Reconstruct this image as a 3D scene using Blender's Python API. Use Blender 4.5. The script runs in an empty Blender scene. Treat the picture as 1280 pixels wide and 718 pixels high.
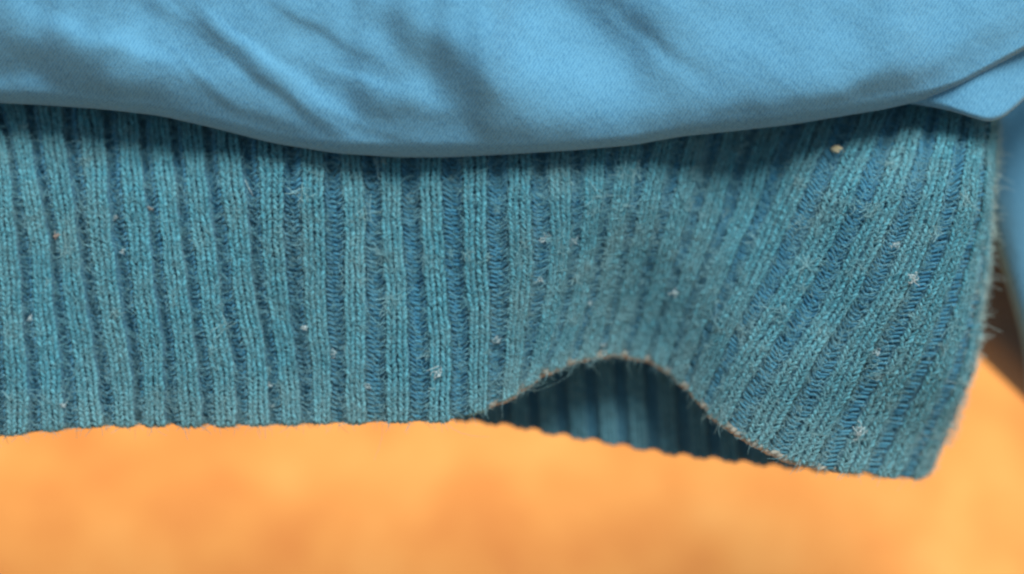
import bpy, math, random
import numpy as np
from mathutils import Matrix, Vector

# units: 1 Blender unit = 1 cm
C = bpy.context.scene.collection
scene = bpy.context.scene
scene.unit_settings.system = 'METRIC'
scene.unit_settings.scale_length = 0.01

# ------------------------------------------------------------------ camera
D = 20.0                                   # camera distance to the knit, cm
PITCH = math.radians(45)                   # looking down at the hanging hem
U = np.array([1.0, 0, 0])
V = np.array([0, math.sin(PITCH), math.cos(PITCH)])
W = np.array([0, -math.cos(PITCH), math.sin(PITCH)])
cam_d = bpy.data.cameras.new('camera')
cam = bpy.data.objects.new('camera', cam_d)
C.objects.link(cam)
scene.camera = cam
cam.location = tuple(W * D)
cam.rotation_euler = (math.pi / 2 - PITCH, 0, 0)
cam_d.sensor_width = 54
cam_d.lens = 54 * D / 12.8
cam_d.clip_start = 0.5
cam_d.clip_end = 2000
cam_d.dof.use_dof = True
cam_d.dof.focus_distance = D - 0.78
cam_d.dof.aperture_fstop = 0.1

# ------------------------------------------------------------------ room light
world = bpy.data.worlds.new('World')
scene.world = world
world.use_nodes = True
bg = world.node_tree.nodes['Background']
bg.inputs[0].default_value = (0.72, 0.87, 1.0, 1)
bg.inputs[1].default_value = 0.40


def area(name, loc, target, size, power, color):
    l = bpy.data.lights.new(name, 'AREA')
    l.shape = 'RECTANGLE'
    l.size, l.size_y = size
    l.energy = power
    l.color = color
    o = bpy.data.objects.new(name, l)
    C.objects.link(o)
    o.location = loc
    o.rotation_euler = (Vector(target) - Vector(loc)).to_track_quat('-Z', 'Y').to_euler()
    return o


area('window_light', (24, 2, 87), (0, 0, 0), (40, 40), 130000, (1.0, 0.985, 0.95))

vs = scene.view_settings
vs.view_transform = 'Standard'
vs.look = 'None'
vs.exposure = 0.0
vs.gamma = 1
scene.render.resolution_x, scene.render.resolution_y = 1024, 574
scene.render.engine = 'CYCLES'
scene.cycles.filter_width = 2.2

rng = np.random.default_rng(11)


def tag(o, label=None, cat=None, group=None, kind=None):
    if label: o['label'] = label
    if cat: o['category'] = cat
    if group: o['group'] = group
    if kind: o['kind'] = kind
    return o


def at(px, py, w):
    """photo-scale position (hundredths of a cm, y down) at height w cm toward the camera"""
    k = (D - w) / D
    u = (px - 640) / 100 * k
    v = (359 - py) / 100 * k
    return u[..., None] * U + v[..., None] * V + np.asarray(w)[..., None] * W


def sm(a, b, x):
    t = np.clip((x - a) / (b - a), 0, 1)
    return t * t * (3 - 2 * t)


# ------------------------------------------------------------------ materials
def nodes(name):
    m = bpy.data.materials.new(name)
    m.use_nodes = True
    nt = m.node_tree
    b = nt.nodes['Principled BSDF']
    return m, nt, b


def N(nt, t, **kw):
    n = nt.nodes.new(t)
    for k, v in kw.items():
        setattr(n, k, v)
    return n


def ramp(nt, fac, stops):
    r = N(nt, 'ShaderNodeValToRGB')
    e = r.color_ramp.elements
    e[0].position, e[0].color = stops[0][0], (*stops[0][1], 1)
    e[1].position, e[1].color = stops[-1][0], (*stops[-1][1], 1)
    for p, c in stops[1:-1]:
        x = e.new(p)
        x.color = (*c, 1)
    nt.links.new(fac, r.inputs[0])
    return r.outputs[0]


def noise(nt, vec, scale, detail=4, rough=0.55):
    n = N(nt, 'ShaderNodeTexNoise')
    n.inputs['Scale'].default_value = scale
    n.inputs['Detail'].default_value = detail
    n.inputs['Roughness'].default_value = rough
    nt.links.new(vec, n.inputs['Vector'])
    return n.outputs[0]


def mix(nt, fac, a, b, mode='MIX'):
    n = N(nt, 'ShaderNodeMix', data_type='RGBA', blend_type=mode)
    for s, v in ((n.inputs[0], fac), (n.inputs[6], a), (n.inputs[7], b)):
        if hasattr(v, 'links') or isinstance(v, bpy.types.NodeSocket):
            nt.links.new(v, s)
        else:
            s.default_value = v if isinstance(v, float) else (*v, 1)
    return n.outputs[2]


def yarn(name, dark, light, dust, dust_amount=1.0, wear=None):
    m, nt, b = nodes(name)
    tc = N(nt, 'ShaderNodeTexCoord').outputs['Object']
    at_ = N(nt, 'ShaderNodeAttribute', attribute_name='tint')
    fine = noise(nt, tc, 26, 3, 0.7)
    add = N(nt, 'ShaderNodeMath', operation='ADD')
    nt.links.new(fine, add.inputs[0]); nt.links.new(at_.outputs['Fac'], add.inputs[1])
    half = N(nt, 'ShaderNodeMath', operation='MULTIPLY'); half.inputs[1].default_value = 0.5
    nt.links.new(add.outputs[0], half.inputs[0])
    col = ramp(nt, half.outputs[0], [(0.30, dark), (0.68, light)])
    # felted, dusty wear in patches
    big = noise(nt, tc, 1.4, 7, 0.65)
    f = ramp(nt, big, [(0.44, (0, 0, 0)), (0.66, (0.75 * dust_amount,) * 3)])
    col = mix(nt, f, col, dust)
    # dust gathered along the worn hem, follows the knit's own length
    uv = N(nt, 'ShaderNodeAttribute', attribute_name='worn')
    col = mix(nt, uv.outputs['Fac'], col, wear if wear else dust)
    nt.links.new(col, b.inputs['Base Color'])
    b.inputs['Roughness'].default_value = 0.95
    b.inputs['Specular IOR Level'].default_value = 0.12
    b.inputs['Sheen Weight'].default_value = 0.35
    b.inputs['Sheen Roughness'].default_value = 0.5
    b.inputs['Sheen Tint'].default_value = (0.55, 0.9, 1, 1)
    bp = N(nt, 'ShaderNodeBump'); bp.inputs['Strength'].default_value = 0.7
    bp.inputs['Distance'].default_value = 0.02
    nt.links.new(noise(nt, tc, 45, 3, 0.7), bp.inputs['Height'])
    nt.links.new(bp.outputs[0], b.inputs['Normal'])
    return m


DUST = (0.14, 0.33, 0.37)
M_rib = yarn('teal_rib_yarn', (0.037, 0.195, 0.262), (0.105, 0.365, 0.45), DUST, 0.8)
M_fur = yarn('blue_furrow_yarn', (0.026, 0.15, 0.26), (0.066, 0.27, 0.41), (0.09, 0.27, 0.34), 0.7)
M_back = yarn('ground_knit', (0.022, 0.09, 0.14), (0.05, 0.17, 0.25), (0.06, 0.14, 0.17), 0.4)
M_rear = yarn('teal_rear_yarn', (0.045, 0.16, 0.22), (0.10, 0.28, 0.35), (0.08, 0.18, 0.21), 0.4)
M_fuzz = yarn('fuzz_fibre', (0.06, 0.23, 0.30), (0.17, 0.43, 0.50), (0.27, 0.46, 0.48), 0.7)
M_halo = yarn('pale_edge_fibre', (0.22, 0.42, 0.43), (0.45, 0.60, 0.57), (0.5, 0.55, 0.5), 0.5)
M_edge = yarn('tan_hem_yarn', (0.17, 0.17, 0.14), (0.46, 0.44, 0.36), (0.30, 0.30, 0.26), 0.7)


def plain(name, col, rough=0.8, tr=0.0):
    m, nt, b = nodes(name)
    tc = N(nt, 'ShaderNodeTexCoord').outputs['Object']
    c2 = tuple(min(1, x * 1.25) for x in col)
    c = ramp(nt, noise(nt, tc, 20, 3), [(0.35, tuple(x * 0.8 for x in col)), (0.65, c2)])
    nt.links.new(c, b.inputs['Base Color'])
    b.inputs['Roughness'].default_value = rough
    b.inputs['Specular IOR Level'].default_value = 0.3
    return m


M_crumb = plain('cream_crumb', (0.85, 0.68, 0.40), 0.6)
M_lint = plain('white_lint', (0.42, 0.54, 0.56))
M_tanlint = plain('tan_lint', (0.36, 0.30, 0.26))


def cloth(name, c0, c1):
    """fine twill: tiny diagonal weave in the cloth's own UV"""
    m, nt, b = nodes(name)
    uv = N(nt, 'ShaderNodeUVMap', uv_map='UVMap').outputs[0]
    mp = N(nt, 'ShaderNodeMapping')
    mp.inputs['Rotation'].default_value = (0, 0, math.radians(33))
    nt.links.new(uv, mp.inputs[0])
    wv = N(nt, 'ShaderNodeTexWave', wave_type='BANDS')
    wv.inputs['Scale'].default_value = 8.2
    wv.inputs['Distortion'].default_value = 2.6
    wv.inputs['Detail'].default_value = 2
    wv.inputs['Detail Scale'].default_value = 6
    nt.links.new(mp.outputs[0], wv.inputs[0])
    mp2 = N(nt, 'ShaderNodeMapping')
    mp2.inputs['Scale'].default_value = (30, 13, 1)
    mp2.inputs['Rotation'].default_value = (0, 0, math.radians(4))
    nt.links.new(uv, mp2.inputs[0])
    thr = noise(nt, mp2.outputs[0], 1.0, 3, 0.6)
    blot = noise(nt, uv, 0.8, 6, 0.6)
    s = N(nt, 'ShaderNodeMath', operation='MULTIPLY_ADD')
    s.inputs[1].default_value = 0.24
    nt.links.new(wv.outputs[1], s.inputs[0]); nt.links.new(thr, s.inputs[2])
    s2 = N(nt, 'ShaderNodeMath', operation='MULTIPLY_ADD')
    s2.inputs[1].default_value = 0.5
    nt.links.new(blot, s2.inputs[0]); nt.links.new(s.outputs[0], s2.inputs[2])
    col = ramp(nt, s2.outputs[0], [(0.55, c0), (1.0, c1)])
    nt.links.new(col, b.inputs['Base Color'])
    b.inputs['Roughness'].default_value = 0.85
    b.inputs['Specular IOR Level'].default_value = 0.2
    b.inputs['Sheen Weight'].default_value = 0.25
    b.inputs['Sheen Tint'].default_value = (0.7, 0.93, 1, 1)
    bp = N(nt, 'ShaderNodeBump'); bp.inputs['Strength'].default_value = 0.55
    bp.inputs['Distance'].default_value = 0.012
    nt.links.new(s.outputs[0], bp.inputs['Height'])
    bp2 = N(nt, 'ShaderNodeBump'); bp2.inputs['Strength'].default_value = 0.35
    bp2.inputs['Distance'].default_value = 0.10
    nt.links.new(noise(nt, uv, 1.7, 4, 0.5), bp2.inputs['Height'])
    nt.links.new(bp.outputs[0], bp2.inputs['Normal'])
    nt.links.new(bp2.outputs[0], b.inputs['Normal'])
    return m


M_cloth = cloth('blue_twill', (0.056, 0.205, 0.355), (0.106, 0.315, 0.48))
M_cloth2 = cloth('blue_twill_far', (0.085, 0.25, 0.38), (0.14, 0.36, 0.50))

M_greybrown = cloth('grey_brown_cloth', (0.12, 0.105, 0.09), (0.17, 0.15, 0.13))  # grey brown twill for the cloth sheet behind the knit's right edge

# ------------------------------------------------------------------ mesh builders
jacket = bpy.data.objects.new('jacket', None)
C.objects.link(jacket)
tag(jacket, 'light blue cotton jacket with a worn teal ribbed knit waistband hanging over the orange surface', 'jacket')


def mesh_obj(name, co, quads, mat, parent=None, attrs=None, uv=None, smooth=True):
    me = bpy.data.meshes.new(name)
    nv, nf = len(co), len(quads)
    me.vertices.add(nv)
    me.vertices.foreach_set('co', np.ascontiguousarray(co, dtype=np.float32).ravel())
    me.loops.add(nf * 4)
    me.loops.foreach_set('vertex_index', np.ascontiguousarray(quads, dtype=np.int32).ravel())
    me.polygons.add(nf)
    me.polygons.foreach_set('loop_start', np.arange(0, nf * 4, 4, dtype=np.int32))
    me.update(calc_edges=True)
    if smooth:
        me.polygons.foreach_set('use_smooth', np.ones(nf, dtype=bool))
    for k, a in (attrs or {}).items():
        l = me.attributes.new(k, 'FLOAT', 'POINT')
        l.data.foreach_set('value', np.ascontiguousarray(a, dtype=np.float32).ravel())
    if uv is not None:
        l = me.uv_layers.new(name='UVMap')
        l.data.foreach_set('uv', np.ascontiguousarray(uv[quads.ravel()], dtype=np.float32).ravel())
    me.materials.append(mat)
    me.validate()
    o = bpy.data.objects.new(name, me)
    C.objects.link(o)
    if parent: o.parent = parent
    return o


def unit(a):
    return a / np.maximum(np.linalg.norm(a, axis=-1, keepdims=True), 1e-9)


def tubes(P, R, nrm, sides=5, flat=1.0):
    """P (n,k,3) centre lines, R (n,k) radii, nrm (n,k,3) -> verts, quads"""
    n, k, _ = P.shape
    T = unit(np.gradient(P, axis=1))
    S = unit(np.cross(T, nrm))
    Nn = np.cross(S, T)
    a = np.arange(sides) / sides * 2 * np.pi
    ring = (np.cos(a)[:, None] * S[:, :, None, :] + flat * np.sin(a)[:, None] * Nn[:, :, None, :])
    co = P[:, :, None, :] + R[:, :, None, None] * ring
    idx = np.arange(n * k * sides).reshape(n, k, sides)
    a0 = idx[:, :-1, :]; a1 = np.roll(idx, -1, 2)[:, :-1, :]
    b0 = idx[:, 1:, :]; b1 = np.roll(idx, -1, 2)[:, 1:, :]
    q = np.stack([a0, a1, b1, b0], -1).reshape(-1, 4)
    return co.reshape(-1, 3), q


def grid_quads(nr, nc):
    i = np.arange(nr * nc).reshape(nr, nc)
    return np.stack([i[:-1, :-1], i[:-1, 1:], i[1:, 1:], i[1:, :-1]], -1).reshape(-1, 4)


def crom(xk, yk, x):
    """Catmull-Rom along axis 0 of yk at knots xk"""
    xk = np.asarray(xk, float); yk = np.asarray(yk, float)
    d = np.gradient(yk, xk, axis=0)
    i = np.clip(np.searchsorted(xk, x) - 1, 0, len(xk) - 2)
    h = xk[i + 1] - xk[i]
    t = (x - xk[i]) / h
    sh = (slice(None),) + (None,) * (yk.ndim - 1)
    t = t[sh]; h = h[sh]
    return ((2*t**3 - 3*t**2 + 1) * yk[i] + (t**3 - 2*t**2 + t) * h * d[i]
            + (-2*t**3 + 3*t**2) * yk[i+1] + (t**3 - t**2) * h * d[i+1])


# ------------------------------------------------------------------ course of the front ribs
YL = [95, 130, 200, 260, 320, 385, 445, 520, 600]
RX = np.array([
    [-112, -104, -88, -80, -72, -66, -62, -58, -56],
    [-64, -58, -42, -36, -30, -25, -20, -16, -14],
    [-22, -14, 2, 7, 12, 17, 24, 27, 29],
    [10, 20, 34, 45, 54, 58, 64, 70, 74],
    [58, 64, 74, 84, 93, 99, 109, 115, 119],
    [107, 112, 120, 127, 134, 143, 153, 158, 162],
    [155, 159, 165, 173, 180, 188, 194, 197, 199],
    [196, 200, 206, 212, 219, 226, 235, 241, 245],
    [237, 241, 246, 252, 258, 265, 276, 284, 288],
    [280, 284, 291, 298, 303, 309, 320, 325, 329],
    [335, 337, 340, 342, 345, 350, 360, 365, 368],
    [389, 390, 391, 392, 394, 398, 404, 406, 408],
    [438, 438, 438, 441, 444, 446, 447, 449, 450],
    [489, 489, 489, 490, 492, 496, 498, 498, 498],
    [541, 541, 541, 542, 544, 548, 549, 548, 548],
    [594, 594, 594, 595, 597, 599, 597, 594, 592],
    [652, 651, 649, 649, 650, 646, 640, 628, 612],
    [709, 706, 701, 699, 695, 684, 668, 648, 625],
    [758, 753, 744, 738, 729, 713, 694, 668, 640],
    [805, 797, 783, 771, 760, 745, 726, 700, 672],
    [851, 840, 821, 806, 791, 776, 758, 732, 706],
    [892, 880, 859, 845, 829, 812, 794, 768, 742],
    [940, 926, 905, 887, 868, 848, 830, 804, 778],
    [992, 976, 953, 934, 910, 886, 864, 836, 808],
    [1052, 1036, 1010, 985, 956, 925, 899, 866, 836],
    [1112, 1098, 1072, 1047, 1018, 981, 944, 906, 868],
    [1160, 1150, 1128, 1104, 1078, 1045, 1005, 962, 920],
    [1196, 1190, 1175, 1157, 1133, 1100, 1063, 1024, 985],
    [1220, 1216, 1208, 1198, 1180, 1152, 1124, 1084, 1045],
    [1232, 1229, 1223, 1218, 1206, 1190, 1170, 1133, 1095],
    [1234, 1232, 1228, 1224, 1219, 1211, 1200, 1172, 1136],
    [1226, 1224, 1222, 1218, 1214, 1208, 1202, 1184, 1152],
], float)
NR = len(RX)
HEM = np.array([(-140, 556), (-60, 549), (0, 544), (60, 537), (130, 531), (200, 529), (270, 530), (340, 530), (420, 527),
                (500, 525), (556, 525), (600, 512), (640, 490), (680, 463), (720, 446), (765, 438), (810, 446),
                (842, 464), (870, 490), (893, 517), (930, 545), (980, 571), (1030, 584), (1080, 588),
                (1110, 592), (1130, 594), (1144, 589), (1156, 574), (1167, 552), (1190, 545), (1230, 500)], float)


def hem_y(x):
    return np.interp(x, HEM[:, 0], HEM[:, 1])


ydense = np.linspace(95, 610, 260)
rdense = np.linspace(0, NR - 1, (NR - 1) * 16 + 1)
G = crom(YL, RX.T, ydense)                        # (y, rib)
G = crom(np.arange(NR), G.T, rdense)              # (r, y)


def X_at(r, y):
    fr = np.clip(r * 16, 0, len(rdense) - 1.001); fy = np.clip((y - 95) / 515 * 259, 0, 258.999)
    i = fr.astype(int); j = fy.astype(int); a = fr - i; b = fy - j
    return (G[i, j] * (1-a) * (1-b) + G[i+1, j] * a * (1-b) + G[i, j+1] * (1-a) * b + G[i+1, j+1] * a * b)


hy = np.full(len(rdense), 520.0)
for _ in range(60):
    hy = hy * 0.6 + 0.4 * hem_y(X_at(rdense, hy))


def front_base(r, s):
    """knit surface: r rib number, s 0 at the seam .. 1 at the hem (beyond 1 rolls back)"""
    yh = np.interp(r, rdense, hy)
    ss = np.minimum(s, 1.0)
    y = 98 + (yh - 98) * ss
    x = X_at(r, y)
    x = x + 0.8 * np.sin(y / 23 + r * 2.3) + 0.6 * np.sin(y / 8.5 + r * 5.1)
    over = np.maximum(s - 1.0, 0)
    lumps = 0.05 * np.sin(x / 61 + y / 90) + 0.04 * np.sin(x / 37 - y / 70 + 1.3)
    w = -0.42 + 0.52 * sm(100, 260, y) + lumps
    w = w - 0.55 * np.exp(-((x - 790) / 115) ** 2) * sm(250, 470, y)
    w = w - 0.30 * np.exp(-((x - (900 - (y - 250) * 0.35)) / 95) ** 2) * sm(120, 230, y)
    w = w - 0.30 * sm(720, 1150, x)
    w = w + 0.60 * np.exp(-((r - 27.0) / 2.6) ** 2) * (0.35 + 0.65 * sm(120, 260, y))
    w = w - 0.11 * np.maximum(r - 27.6, 0) ** 2
    w = w - 0.18 * sm(440, 545, y) * sm(900, 1000, x)
    w = w - over * 9.0
    y = y + 12 * np.sin(np.minimum(over * 30, 1.5)) * 0.2
    y = y + 1.5 * (1 - 0.7 * sm(14, 16, r)) * sm(0.94, 1.0, ss) * np.cos(2 * np.pi * r) * (0.7 + 0.3 * np.sin(r * 2.7))
    return at(x, y, w)


def nrm_of(f, r, s):
    e = 0.02; es = 0.006
    a = f(r + e, s) - f(r - e, s)
    b = f(r, np.minimum(s + es, 1)) - f(r, np.minimum(s, 1 - es) - es)
    return unit(np.cross(b, a) * 1.0)


def half_width(r):
    """half the share of the pitch that the raised rib takes"""
    return 0.345 - 0.055 * sm(9, 12, r) + 0.03 * sm(15, 18, r)


def rib_profile(r):
    """height of the knit face: two raised wales then a sunken furrow.
    The left part of the band leans over: steep right flank, slow left flank"""
    sd = r - np.round(r)
    d = np.abs(sd)
    k = 1 - 0.15 * sm(16.5, 19, r) * (1 - sm(25.5, 28, r))
    lean = 1 - sm(10, 13, r)
    hw = half_width(r) - 0.04
    sym = 1 - sm(0, 1, (d - hw) / 0.15)
    right = 1 - sm(0, 1, (sd - 0.27) / 0.10)
    left = 1 - sm(0, 1, (-sd - 0.24) / 0.36)
    asy = np.where(sd > 0, right - 0.45 * np.exp(-((sd - 0.41) / 0.06) ** 2), left)
    dip = np.where(sd < -0.44, 0.45 * np.exp(-((sd + 0.59) / 0.06) ** 2), 0.0)
    # keep both sides equal where neighbouring ribs meet (sd = +-0.5)
    edge = sm(0.44, 0.5, d)
    mean = 0.5 * ((0 - 0.45 * math.exp(-(0.09 / 0.06) ** 2)) + (1 - sm(0, 1, np.array(0.26 / 0.36))))
    asy = (asy - dip) * (1 - edge) + mean * edge
    return k * (0.125 * (lean * asy + (1 - lean) * sym) - 0.022 * np.exp(-(d / 0.045) ** 2))


def make_surface(f):
    def g(r, s, h):
        n = nrm_of(f, r, s)
        n = n * np.sign((n * W).sum(-1, keepdims=True) + 1e-9) if f is not front_base else n
        return f(r, s) + n * (h + rib_profile(r))[..., None], n
    return g


# sanity: orient normal toward the camera on the flat part
_n = nrm_of(front_base, np.array([8.0]), np.array([0.5]))
if (_n @ W)[0] < 0:
    _old = nrm_of
    def nrm_of(f, r, s, _old=_old):
        return -_old(f, r, s)
front = make_surface(front_base)


def worn_amount(r, s):
    return np.clip(0.55 * sm(0.86, 1.0, s) + 0.25 * sm(0.5, 0.95, s) * (0.5 + 0.5 * np.sin(r * 1.7)), 0, 1)


def stitch_wale(g, rc, rows, s0, s1, dr0, dr1, rad, sides=5):
    """column of V shaped knit stitches"""
    ds = (s1 - s0) / rows
    j = np.arange(rows)
    P_all, R_all, N_all, T_all, Wn = [], [], [], [], []
    for side in (-1, 1):
        t = np.linspace(0, 1, 5)
        jit = rng.normal(0, 1, (rows, 1))
        s = s1 - (j[:, None] + 0.05 * jit + t[None, :] * 1.5) * ds      # from low to high
        off = dr0 + (dr1 - dr0) * np.sin(t * np.pi * 0.62)[None, :] + 0.008 * rng.normal(0, 1, (rows, 1))
        r = rc + side * off
        h = (0.026 * np.sin(t * np.pi) - 0.010)[None, :] + 0.006 * rng.normal(0, 1, (rows, 1))
        r = r + 0 * s; h = h + 0 * s
        s = np.clip(s, 0.002, 1.03)
        P, n = g(r, s, h)
        P_all.append(P); N_all.append(n)
        rr = rad * (0.55 + 0.5 * np.sin(t * np.pi))[None, :] * (1 + 0.10 * rng.normal(0, 1, (rows, 1)))
        R_all.append(rr + 0 * s)
        T_all.append(np.repeat(rng.uniform(0.25, 0.75, rows), 5 * sides))
        Wn.append(np.repeat(worn_amount(rc, s).ravel(), sides))
    P = np.concatenate(P_all); R = np.concatenate(R_all); n = np.concatenate(N_all)
    co, q = tubes(P, R, n, sides)
    return co, q, np.concatenate(T_all), np.concatenate(Wn)


def purl_column(g, rc, rows, s0, s1, width, lean, rad, sides=5):
    """short slanted bars at the bottom of a furrow"""
    ds = (s1 - s0) / rows
    j = np.arange(rows)[:, None]
    t = np.linspace(-1, 1, 5)[None, :]
    s = s0 + (j + 0.5 + lean * t + 0.10 * rng.normal(0, 1, (rows, 1))) * ds
    r = rc + width * t + 0.012 * rng.normal(0, 1, (rows, 1)) + 0 * s
    h = 0.020 * (1 - t ** 2) + 0.004 + 0 * s + 0.006 * rng.normal(0, 1, (rows, 1))
    s = np.clip(s, 0.002, 1.02)
    P, n = g(r, s, h)
    R = rad * (0.6 + 0.4 * (1 - t ** 2)) + 0 * s
    co, q = tubes(P, R, n, sides)
    return co, q, np.repeat(rng.uniform(0.2, 0.8, rows), 5 * sides), np.repeat(worn_amount(rc, s).ravel() * 0.7, sides)


def join(parts):
    co, q, t, w, o = [], [], [], [], 0
    for c, f, a, b in parts:
        co.append(c); q.append(f + o); t.append(a); w.append(b); o += len(c)
    return np.concatenate(co), np.concatenate(q), {'tint': np.concatenate(t), 'worn': np.concatenate(w)}


# ------------------------------------------------------------------ front waistband
rr = np.linspace(0, NR - 1.02, (NR - 1) * 20)
sl = np.concatenate([np.linspace(0.0, 1.0, 90), [1.006, 1.014, 1.024, 1.034]])
Rg, Sg = np.meshgrid(rr, sl)
Pg, _ = front(Rg, Sg, np.full(Rg.shape, -0.035))
waistband = mesh_obj('waistband', Pg.reshape(-1, 3), grid_quads(*Rg.shape), M_back, jacket,
                     {'tint': rng.uniform(0.3, 0.7, Rg.size), 'worn': worn_amount(Rg, Sg).ravel() * 0.7})
ROWS = 74
for k in range(0, NR):
    if k > NR - 2: continue
    parts = []
    rows_k = ROWS + int(18 * (k >= 21))
    for side in (-1, 1):
        hw = float(half_width(np.array(float(k))))
        parts.append(stitch_wale(front, k + side * hw * 0.47, rows_k, 0.0, 1.018, 0.012, hw * 0.28, 0.0225))
    co, q, at_ = join(parts)
    mesh_obj('rib', co, q, M_rib, waistband, at_)
    parts = []
    hw = float(half_width(np.array(k + 0.5)))
    gap = 0.5 - hw
    for off, lean in ((0.5 - gap * 0.62, 0.55), (0.50, 0.15), (0.5 + gap * 0.62, -0.55)):
        parts.append(purl_column(front, k + off, rows_k, 0.0, 1.01, gap * 0.42, lean, 0.022))
    co, q, at_ = join(parts)
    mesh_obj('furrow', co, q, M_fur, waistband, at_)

# ------------------------------------------------------------------ rear layer of the waistband
REAR = np.array([(440, 495), (520, 516), (560, 523), (640, 532), (700, 543), (770, 555), (840, 567), (900, 574),
                 (960, 581), (1040, 589), (1120, 596), (1200, 592), (1260, 588)], float)


def rear_base(r, s):
    xh = 500 + 37.4 * r
    yh = np.interp(xh, REAR[:, 0], REAR[:, 1])
    ss = np.minimum(s, 1)
    y = 330 + (yh - 330) * ss
    x = xh - 0.06 * (yh - y)
    y = y + 1.3 * sm(0.9, 1.0, ss) * (np.abs(np.cos(np.pi * r)) * 2 - 1)
    over = np.maximum(s - 1, 0)
    w = -1.55 - 0.10 * np.cos((x - 500) / 130) + 0.5 * (1 - sm(520, 680, x)) - over * 8
    return at(x, y, w)


def rear(r, s, h):
    n = nrm_of(rear_base, r, s)
    return rear_base(r, s) + n * (h * 0.8 + 0.6 * rib_profile(r + 12))[..., None], n


NB = 17
rr = np.linspace(0, NB, NB * 12)
sl = np.concatenate([np.linspace(0.0, 1.0, 40), [1.01, 1.03]])
Rg, Sg = np.meshgrid(rr, sl)
Pg, _ = rear(Rg, Sg, np.full(Rg.shape, -0.035))
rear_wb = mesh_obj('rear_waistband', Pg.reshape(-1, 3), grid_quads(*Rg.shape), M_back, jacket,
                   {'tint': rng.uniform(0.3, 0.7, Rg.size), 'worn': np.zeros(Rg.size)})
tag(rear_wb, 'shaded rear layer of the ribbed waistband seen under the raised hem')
for k in range(1, NB):
    parts = []
    for side in (-1, 1):
        c = stitch_wale(rear, k + side * 0.135, 44, 0.0, 1.012, 0.012, 0.085, 0.024)
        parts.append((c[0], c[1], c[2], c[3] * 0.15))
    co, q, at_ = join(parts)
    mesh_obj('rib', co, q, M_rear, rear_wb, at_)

# ------------------------------------------------------------------ hem edge (tan worn binding yarn along the raised arch)
def hem_cord():
    parts = []
    r = np.linspace(15.35, 28.2, 420)
    for ph, rad, amp in ((0, 0.040, 0.030), (2.1, 0.037, 0.032), (4.2, 0.040, 0.030)):
        a = np.arange(len(r)) * 0.42 + ph + 0.3 * np.sin(np.arange(len(r)) * 0.11)
        s = 1.0 + 0.006 + amp * 0.30 * np.cos(a) * 0.8 + rng.normal(0, 0.0008, len(r))
        base = front_base(r, np.minimum(s, 1.0))
        n = nrm_of(front_base, r, np.ones_like(r) * 0.99)
        prof = rib_profile(r)
        P = base + n * (prof * 0.45 + 0.0 + amp * np.sin(a))[:, None] - V * (0.012 + amp * 0.8 * np.cos(a))[:, None]
        R = np.full(len(r), rad) * (1 + 0.12 * np.sin(np.arange(len(r)) * 0.9 + ph)) * (0.45 + 0.55 * sm(15.3, 16.2, r)) * (1 - 0.6 * sm(26.0, 28.2, r))
        co, q = tubes(P[None], R[None], n[None], 6)
        parts.append((co, q, np.repeat(rng.uniform(0.2, 0.8, len(r)), 6), np.zeros(len(co))))
    # loose frayed ends sticking out of the cord
    m = 900
    rs = rng.uniform(15.2, 28, m)
    base = front_base(rs, np.ones(m)); n = nrm_of(front_base, rs, np.full(m, 0.99))
    t = np.linspace(0, 1, 4)
    dirv = unit(rng.normal(0, 1, (m, 3)) * 0.8 - V * 0.35 + n * 0.3)
    ln = rng.uniform(0.03, 0.09, m)
    P = base[:, None] + n[:, None] * 0.03 + dirv[:, None] * (ln[:, None] * t)[..., None] + rng.normal(0, 0.008, (m, 4, 3))
    co, q = tubes(P, np.full((m, 4), 0.0045) * (1 - 0.7 * t), np.repeat(n[:, None], 4, 1), 3)
    parts.append((co, q, np.repeat(rng.uniform(0.2, 0.9, m), 12), np.zeros(len(co))))
    return join(parts)


co, q, at_ = hem_cord()
mesh_obj('hem_edge', co, q, M_edge, jacket, at_)['label'] = 'frayed tan brown hem edge along the raised arch'


# ------------------------------------------------------------------ fuzz
def fuzz(n, rlo, rhi, length, lift, rad, mat, name, slo=0.05, shi=1.01, out=0.0):
    r = rng.uniform(rlo, rhi, n); s = rng.uniform(slo, shi, n)
    P0, nn = front(r, s, np.full(n, 0.02))
    L = np.minimum(rng.gamma(3.0, length / 3.0, n), 2.2 * length)
    a = rng.uniform(0, 2 * np.pi, n)
    Tu = unit(np.cross(nn, V)); Tv = np.cross(Tu, nn)
    d1 = Tu * np.cos(a)[:, None] + Tv * np.sin(a)[:, None]
    d2 = np.cross(nn, d1)
    curl = rng.normal(0, 0.9, n)
    K = 5
    t = np.linspace(0, 1, K)[None, :]
    lat = (curl[:, None] * t * t)
    hgt = lift * rng.uniform(0.3, 1.3, n)[:, None] * np.sin(t * np.pi * rng.uniform(0.5, 1.0, n)[:, None]) + out * t * rng.uniform(0, 1, n)[:, None]
    P = P0[:, None] + (L[:, None] * t)[..., None] * d1[:, None] + (L[:, None] * lat * 0.6)[..., None] * d2[:, None] + hgt[..., None] * nn[:, None]
    R = rad * rng.uniform(0.6, 1.3, n)[:, None] * (1 - 0.5 * t)
    co, q = tubes(P, R, np.repeat(nn[:, None], K, 1), 3)
    o = mesh_obj(name, co, q, mat, jacket, {'tint': np.repeat(rng.uniform(0, 1, n), K * 3), 'worn': np.repeat(worn_amount(r, s) * 0.7, K * 3)})
    tag(o, kind='stuff')
    return o


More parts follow.
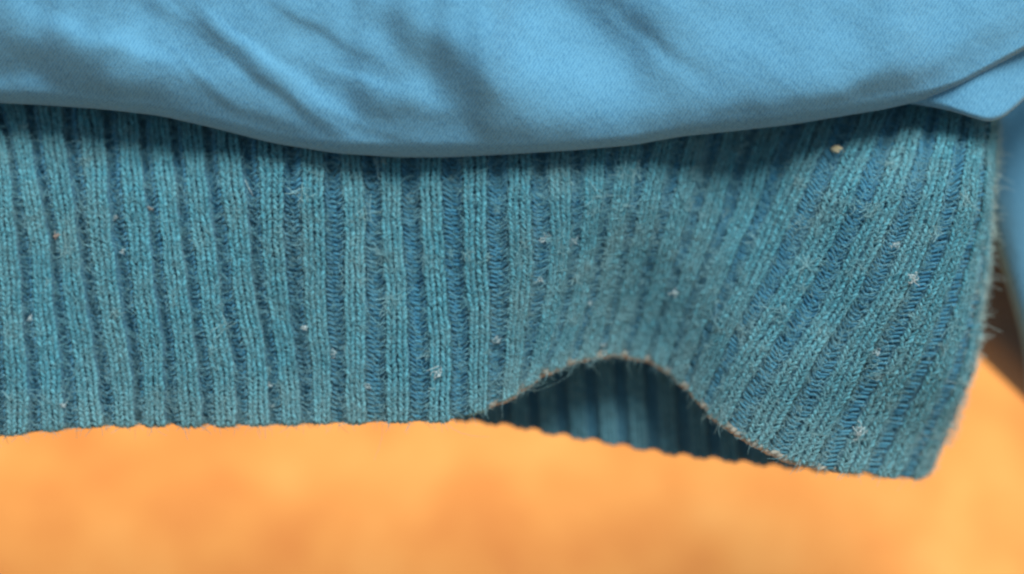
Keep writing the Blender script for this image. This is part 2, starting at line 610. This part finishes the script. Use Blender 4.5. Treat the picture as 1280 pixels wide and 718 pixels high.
fuzz(65000, 0.5, 30.6, 0.07, 0.026, 0.0038, M_fuzz, 'fuzz')
fuzz(16000, 15.5, 30.6, 0.07, 0.034, 0.0038, M_fuzz, 'felted_fuzz')
fuzz(3000, 0.5, 30.6, 0.20, 0.05, 0.0034, M_fuzz, 'long_fuzz')
fuzz(2600, 30.0, 30.98, 0.05, 0.02, 0.0036, M_halo, 'edge_fuzz', 0.10, 1.0, 0.10)

def pilling():
    nc, m = 420, 14
    r = np.concatenate([rng.uniform(1, 30, nc // 3), rng.normal(20, 6, nc - nc // 3)]).clip(1, 30.2)
    s = rng.beta(1.8, 1.3, nc)
    size = rng.gamma(3, 0.010, nc).clip(0.012, 0.075)
    P0, nn = front(r, s, size * 0.5 + 0.01)
    K = 6
    t = np.linspace(0, 1, K)
    j = rng.normal(0, 0.55, (nc, m, 1, 3)); d = rng.normal(0, 1, (nc, m, 1, 3)); c = rng.normal(0, 1, (nc, m, 1, 3))
    P = (j + d * (t[:, None] - 0.5) * 1.3 + c * (t[:, None] ** 2) * 1.2) * size[:, None, None, None]
    flat = (P * nn[:, None, None, :]).sum(-1, keepdims=True) * nn[:, None, None, :]
    P = P - flat * 0.55
    P = (P0[:, None, None, :] + P).reshape(nc * m, K, 3)
    Nn = np.repeat(np.repeat(nn, m, 0)[:, None], K, 1)
    co, q = tubes(P, np.full((nc * m, K), 0.0045), Nn, 3)
    tint = np.repeat(np.repeat(rng.uniform(0, 1.4, nc), m), K * 3)
    tag(mesh_obj('pilling', co, q, M_fuzz, jacket, {'tint': tint, 'worn': np.repeat(np.repeat(rng.uniform(0, 0.8, nc), m), K * 3)}), kind='stuff')


pilling()


def fringe():
    n = 450
    s = np.concatenate([rng.normal(c, 0.035, n // 5) for c in (0.24, 0.38, 0.50, 0.60, 0.70)])
    s = np.concatenate([s, rng.uniform(0.1, 0.97, 500)])
    s = np.clip(s, 0.12, 0.97); n = len(s)
    r = rng.uniform(29.3, 30.6, n)
    P0, nn = front(r, s, np.full(n, 0.02))
    d = unit(U[None] * 0.9 + W[None] * 0.2 - V[None] * 0.15 + rng.normal(0, 0.45, (n, 3)))
    L = rng.gamma(3, 0.022, n).clip(0.03, 0.15)
    t = np.linspace(0, 1, 6)
    P = P0[:, None] + (L[:, None] * t)[..., None] * d[:, None] + (L[:, None] * t ** 2)[..., None] * rng.normal(0, 0.55, (n, 1, 3))
    co, q = tubes(P, 0.0042 * (1 - 0.5 * t)[None] * np.ones((n, 1)), np.repeat(nn[:, None], 6, 1), 3)
    tag(mesh_obj('edge_fringe', co, q, M_halo, jacket, {'tint': np.repeat(rng.uniform(0.2, 1, n), 18), 'worn': np.zeros(n * 18)}), kind='stuff')


fringe()

# ------------------------------------------------------------------ jacket body cloth above the knit
EDGE = np.array([(-200, 118), (-60, 124), (0, 129), (60, 132), (130, 137), (200, 145), (270, 161), (340, 179), (420, 192),
                 (500, 197), (560, 197), (640, 193), (720, 188), (790, 182), (850, 171), (920, 164), (990, 156),
                 (1050, 146), (1100, 138), (1150, 127), (1200, 106), (1260, 74), (1330, 36), (1420, -10)], float)


def ridge(x, y, x0, y0, x1, y1, width, amp, sharp=1.0):
    """fold line from p0 to p1; asymmetric profile falls off faster below"""
    dx, dy = x1 - x0, y1 - y0
    L = math.hypot(dx, dy)
    t = ((x - x0) * dx + (y - y0) * dy) / L ** 2
    d = ((x - x0) * -dy + (y - y0) * dx) / L         # signed distance (positive = below/left for rightward lines)
    env = sm(-0.15, 0.25, t) * (1 - sm(0.7, 1.2, t))
    ww = np.where(d > 0, width * sharp * 1.35, width * 2.0)
    return amp * env * np.exp(-(d / ww) ** 2)


FOLDS = [  # centre x, y, direction, half length, half width, slope: folds turning away (+) or toward (-) the light
    (45, 72, 12, 95, 34, 0.42), (150, 118, 12, 70, 15, 0.26), (40, 106, 4, 70, 12, -0.25),
    (572, 98, 40, 112, 30, 0.50), (470, 128, 26, 95, 20, 0.30), (600, 160, 12, 110, 14, 0.20),
    (430, 60, 30, 90, 16, 0.14), (350, 118, 38, 110, 7, 0.34), (372, 100, 38, 100, 8, -0.26),
    (290, 60, 40, 90, 6, 0.24), (305, 50, 40, 80, 6, -0.16), (245, 96, 42, 62, 6, 0.22), (228, 30, 25, 100, 9, 0.16),
    (400, 40, 28, 80, 6, 0.20), (195, 70, 20, 90, 10, -0.20), (330, 150, 24, 90, 7, 0.22), (120, 40, 16, 120, 16, -0.25),
    (470, 165, 20, 70, 6, 0.22), (455, 96, 15, 60, 6, -0.18),
    (765, 14, 32, 100, 34, 0.36), (860, 78, 38, 70, 10, 0.16), (690, 70, 36, 150, 34, -0.22), (655, 40, 40, 80, 8, 0.12),
    (820, 60, 36, 90, 10, -0.18), (980, 60, 20, 120, 30, -0.10), (1092, 112, -16, 95, 17, 0.28), (1010, 128, -10, 120, 12, 0.22),
    (1180, 78, -27, 110, 14, 0.16), (930, 30, 30, 80, 12, 0.08),
]


def slope_at(x, y):
    g = np.zeros_like(x + y)
    wob = 5 * np.sin(x / 29 + 1.1) + 3 * np.sin(x / 13 + y / 21)
    for cx, cy, ang, L, wd, amp in FOLDS:
        amp = amp * 1.15
        c, n = math.cos(math.radians(ang)), math.sin(math.radians(ang))
        dx, dy = x - cx, y - cy + wob * min(1, wd / 14)
        a = (dx * c + dy * n) / L; b = (-dx * n + dy * c) / (wd * (1 + 0.35 * a))
        g += amp * np.exp(-np.abs(a) ** 2.6) * np.exp(-np.abs(b) ** 2.4)
    ye = np.interp(x, EDGE[:, 0], EDGE[:, 1])
    d = ye - y
    g += 0.68 * (1 - 0.6 * sm(1100, 1200, x)) * np.exp(-(np.maximum(d, 0) / 50) ** 2) * (0.8 + 0.2 * np.sin(x / 110)) + 0.10 * (1 - sm(150, 620, x))
    g += 0.05 * np.sin(x / 31 + y / 17) * np.sin(x / 53 - y / 23 + 2) + 0.035 * np.sin(x / 12.3 - y / 9.1) * np.sin(x / 27)
    return g


def cloth_w(x, y, ye):
    q = (np.arange(70) + 0.5) / 70
    yy = y + (ye - y) * q[:, None]
    return 0.47 + 0.0006 * (ye - y) + (slope_at(x[None, :], yy) * (ye - y) / 70).sum(0) / 100


def cloth_sheet(xs, edge, top, mat, name, wf, rad=0.40, tuck=0.75, soft=9, a0=34):
    """sheet hanging down to its edge, then rolled under and tucked to the seam"""
    nb, nr_ = 150, 22
    cols = []
    ye = np.interp(xs, edge[:, 0], edge[:, 1])
    k = np.ones(soft) / soft                                   # smooth the edge
    ye = np.convolve(np.pad(ye, soft // 2, mode='edge'), k, 'valid')
    R = rad * 100 * (1 + 0.15 * np.sin(xs / 70)) * (1 - 0.55 * sm(1120, 1210, xs))
    rows_x, rows_y, rows_w, rows_v = [], [], [], []
    a0 = math.radians(a0)
    yb = ye - R * 0.9 * (1 - math.sin(a0))
    for i in range(nb):
        t = i / (nb - 1)
        y = top + (yb - top) * t
        rows_x.append(xs); rows_y.append(y); rows_w.append(wf(xs, y, ye)); rows_v.append(y / 100)
    wb = rows_w[-1]
    for i in range(1, nr_):
        a = a0 + i / (nr_ - 1) * (math.radians(165) - a0)
        y = yb + 0.9 * R * (np.sin(a) - math.sin(a0))
        rows_x.append(xs); rows_y.append(y); rows_w.append(wb - (math.cos(a0) - math.cos(a)) * R / 100 * 1.05); rows_v.append((yb + R * (a - a0)) / 100)
    for i in range(1, 8):
        rows_x.append(xs); rows_y.append(rows_y[-1] - 6); rows_w.append(rows_w[-1] - tuck / 8); rows_v.append(rows_v[-1] + 0.1)
    X = np.array(rows_x); Y = np.array(rows_y); Wd = np.array(rows_w); Vv = np.array(rows_v)
    P = at(X, Y, Wd)
    uv = np.stack([X / 100, -Vv], -1).reshape(-1, 2)
    return mesh_obj(name, P.reshape(-1, 3), grid_quads(*X.shape), mat, jacket, None, uv)


body = cloth_sheet(np.linspace(-180, 1420, 560), EDGE, -170, M_cloth, 'body_cloth', cloth_w)

# side piece right of the fold, its corner drooping over the end of the knit
EDGE2 = np.array([(1090, 120), (1130, 129), (1160, 133), (1190, 139), (1220, 149), (1243, 155), (1262, 142), (1290, 116), (1330, 80), (1420, 20)], float)


def side_w(x, y, ye):
    return 0.30 + 0.0004 * (ye - y) - 0.000022 * np.maximum(x - 1215, 0) ** 2 + 0.05 * np.exp(-((x - 1215) / 34) ** 2) - 0.2 * (1 - sm(1100, 1170, x))


side = cloth_sheet(np.linspace(1095, 1420, 130), EDGE2, -60, M_cloth, 'side_cloth', side_w, rad=0.22, tuck=0.5, soft=13, a0=5)

# back of the jacket hanging behind, out of focus on the right
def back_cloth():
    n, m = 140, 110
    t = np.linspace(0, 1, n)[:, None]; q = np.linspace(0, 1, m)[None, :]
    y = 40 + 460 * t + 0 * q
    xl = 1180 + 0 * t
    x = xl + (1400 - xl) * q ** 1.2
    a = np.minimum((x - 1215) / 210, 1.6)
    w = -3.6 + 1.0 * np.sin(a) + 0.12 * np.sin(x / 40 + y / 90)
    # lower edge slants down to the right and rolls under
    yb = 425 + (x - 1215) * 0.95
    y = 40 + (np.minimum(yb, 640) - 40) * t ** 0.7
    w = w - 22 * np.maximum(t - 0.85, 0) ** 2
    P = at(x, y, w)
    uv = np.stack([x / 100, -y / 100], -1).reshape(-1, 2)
    o = mesh_obj('rear_cloth', P.reshape(-1, 3), grid_quads(n, m), M_greybrown, jacket, None, uv)
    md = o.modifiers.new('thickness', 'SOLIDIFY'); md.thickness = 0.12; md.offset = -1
    o['label'] = 'grey brown cloth of the jacket behind the knit edge'


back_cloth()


def sleeve():
    n, m = 150, 60
    t = np.linspace(0, 1, n)[:, None]; q = np.linspace(0, 1, m)[None, :]
    y = -60 + 550 * t + 0 * q
    xl = 1226 + 6 * sm(150, 260, y) + 52 * sm(225, 480, y)
    a = math.pi * q
    up = 0 * y
    hwid = 75 + 420 * up
    xl = xl + 520 * up
    cx = xl + hwid
    x = cx - hwid * np.sign(np.cos(a)) * np.abs(np.cos(a)) ** 0.8
    w = -2.4 - 1.2 * up + 0.75 * np.maximum(np.sin(a), 0) ** 0.5 - 0.3 * sm(20, 490, y) + 0.05 * np.sin(y / 38 + x / 60)
    P = at(x, y, w)
    uv = np.stack([x / 100 + a, -y / 100], -1).reshape(-1, 2)
    o = mesh_obj('sleeve', P.reshape(-1, 3), grid_quads(n, m), M_cloth, jacket, None, uv)
    o['label'] = 'blurred blue sleeve hanging behind the right end of the knit'


sleeve()

# ------------------------------------------------------------------ orange surface below
def surface():
    m, nt, b = nodes('orange_varnished_wood')
    tc = N(nt, 'ShaderNodeTexCoord').outputs['Object']
    mp = N(nt, 'ShaderNodeMapping'); mp.inputs['Scale'].default_value = (1, 0.8, 1)
    mp.inputs['Rotation'].default_value = (0, 0, math.radians(25))
    nt.links.new(tc, mp.inputs[0])
    a = noise(nt, mp.outputs[0], 0.42, 6, 0.6)
    c = ramp(nt, a, [(0.35, (0.74, 0.255, 0.055)), (0.5, (0.83, 0.32, 0.072)), (0.68, (0.89, 0.39, 0.10))])
    nt.links.new(c, b.inputs['Base Color'])
    b.inputs['Roughness'].default_value = 0.6
    b.inputs['Specular IOR Level'].default_value = 0.25
    bp = N(nt, 'ShaderNodeBump'); bp.inputs['Strength'].default_value = 0.4; bp.inputs['Distance'].default_value = 0.3
    nt.links.new(noise(nt, mp.outputs[0], 0.5, 3, 0.5), bp.inputs['Height'])
    nt.links.new(bp.outputs[0], b.inputs['Normal'])
    n = 40
    g = np.linspace(-110, 110, n)
    X, Y = np.meshgrid(g, g + 25)
    P = np.stack([X, Y, np.full_like(X, -12.0)], -1).reshape(-1, 3)
    o = mesh_obj('floor', P, grid_quads(n, n)[:, ::1], m)
    tag(o, 'warm orange out of focus floor surface below the jacket', None, None, 'structure')


surface()


# ------------------------------------------------------------------ lint and crumb
def find_rs(px, py):
    """nearest point of the knit to a place on it"""
    rs = np.linspace(1, 30.5, 600); ys = np.full_like(rs, py)
    x = X_at(rs, ys)
    i = int(np.argmin(np.abs(x - px)))
    yh = np.interp(rs[i], rdense, hy)
    return rs[i], (py - 98) / (yh - 98)


def blob(px, py, size, stretch, mat, label, name, cat, group=None, ang=0.0, h=0.05):
    import bmesh
    r, s = find_rs(px, py)
    P, n = front(np.array([r]), np.array([min(s, .99)]), np.array([h]))
    bm = bmesh.new()
    bmesh.ops.create_icosphere(bm, subdivisions=3, radius=1)
    rn = random.Random(int(px * 7 + py))
    ph = [rn.uniform(0, 6) for _ in range(6)]
    for v in bm.verts:
        k = 1 + 0.22 * math.sin(v.co.x * 3.1 + ph[0]) * math.sin(v.co.y * 3.7 + ph[1]) + 0.14 * math.sin(v.co.z * 6 + ph[2] + v.co.x * 4)
        v.co *= k * size
        v.co.x *= stretch
        v.co.z *= 0.6
    bm.transform(Matrix.Rotation(ang, 4, 'Z'))
    me = bpy.data.meshes.new(name); bm.to_mesh(me); bm.free()
    for p in me.polygons: p.use_smooth = True
    me.materials.append(mat)
    o = bpy.data.objects.new(name, me); C.objects.link(o)
    x = Vector(U); z = Vector(n[0]).normalized(); y = z.cross(x).normalized(); x = y.cross(z)
    M = Matrix((x, y, z)).transposed().to_4x4()
    M.translation = Vector(P[0])
    o.matrix_world = M
    tag(o, label, cat, group)
    return o


def tuft(px, py, size, count, mat, label, group='bits of lint on the knit', name='lint', seed=0, line=None):
    """tangle of a few curled fibres, one thing"""
    rn = np.random.default_rng(int(px * 13 + py) + seed)
    r, s = find_rs(px, py)
    P0, n = front(np.array([r]), np.array([min(s, .99)]), np.array([0.06]))
    P0 = P0[0]; n = n[0]
    Tu = unit(np.cross(n, V)); Tv = np.cross(Tu, n)
    if (Tu @ U) < 0: Tu = -Tu
    if (Tv @ V) < 0: Tv = -Tv
    K = 9; t = np.linspace(0, 1, K)
    P = np.zeros((count, K, 3))
    count = P.shape[0]
    a0 = rn.uniform(0, 6.28)
    for i in range(count):
        a0 = rn.uniform(0, 6.28) if i % 2 else a0; cur = rn.normal(0, 4.5)
        L = size * rn.uniform(0.5, 1.4)
        if line is not None:
            a0 = line + rn.normal(0, .04); cur = rn.normal(0, 0.35); L = size
        ang = a0 + cur * t
        dx = np.cumsum(np.cos(ang)) * L / K; dy = np.cumsum(np.sin(ang)) * L / K
        j = rn.normal(0, size * 0.28, 2) * (0 if line is not None else 1)
        P[i] = P0 + (dx + j[0] - dx.mean())[:, None] * Tu + (dy + j[1] - dy.mean())[:, None] * Tv + (rn.uniform(0, .03) + 0.03 * np.sin(t * 3.1))[:, None] * n
    rad = 0.0055 if line is None else 0.0055
    co, q = tubes(P, np.full((count, K), rad) * (1 - 0.4 * t), np.broadcast_to(n, P.shape), 4)
    o = mesh_obj(name, co - P0, q, mat)
    o.location = tuple(P0)
    tag(o, label, 'lint', group)
    return o


blob(1046, 192, 0.050, 1.7, M_crumb, 'small cream crumb stuck on the right end of the knit near the blue cloth', 'crumb', 'crumb', None, -0.6, 0.08)
LINT = [
    (384, 408, .06, 9, M_lint, 'bright white lint speck left of centre in the lower half of the knit'),
    (418, 441, .08, 8, M_lint, 'white lint just below and right of the brightest speck'),
    (545, 468, .15, 6, M_lint, 'curly pale fibre above where the raised hem arch begins'),
    (465, 483, .14, 5, M_lint, 'long pale curved fibre near the hem left of the arch'),
    (338, 481, .06, 9, M_lint, 'pale lint speck a little above the hem, upper of two'),
    (342, 508, .05, 9, M_lint, 'pale lint speck right at the hem, lower of two'),
    (712, 302, .10, 12, M_lint, 'round pale fluff ball on the knit above the arch'),
    (680, 298, .10, 8, M_lint, 'pale fluff lying across a furrow just left of the round fluff ball'),
    (733, 376, .07, 8, M_lint, 'pale lint speck midway between the fluff ball and the arch'),
    (748, 430, .05, 9, M_lint, 'tiny white lint speck on top of the raised hem arch'),
    (620, 424, .09, 10, M_lint, 'mauve white lint caught in a furrow left of the arch'),
    (846, 362, .08, 9, M_lint, 'pale pill above the right side of the arch'),
    (672, 350, .11, 8, M_lint, 'pale fluff beside a furrow below the round fluff ball'),
    (75, 295, .06, 12, M_tanlint, 'tan speck near the left edge at mid height of the knit'),
    (189, 262, .07, 10, M_tanlint, 'tan grey speck high on the left part of the knit'),
    (147, 273, .05, 9, M_lint, 'pale blue speck on the left part beside the tan grey one'),
    (156, 315, .05, 9, M_lint, 'white speck in a furrow on the left part of the knit'),
    (84, 508, .06, 9, M_lint, 'white speck at the bottom left just above the hem'),
    (42, 398, .07, 8, M_lint, 'pale lint at far left in the lower half of the knit'),
    (1092, 438, .11, 7, M_lint, 'short pale curl low on the bright right end of the knit'),
    (1062, 532, .13, 16, M_lint, 'large pale pill near the hem of the bright right end'),
    (1118, 310, .10, 7, M_lint, 'pale fluff at mid height of the bright right end'),
    (1134, 348, .12, 12, M_lint, 'wide pale pill right of centre on the bright right end'),
]
for a in LINT:
    tuft(*a)
tuft(313, 236, 0.26, 1, M_lint, 'long thin straight fibre slanting across a furrow under the blue cloth', line=-1.05)
tuft(870, 288, 0.32, 2, M_fuzz, 'long faint fibre lying across ribs in the shaded middle right', line=-0.75)
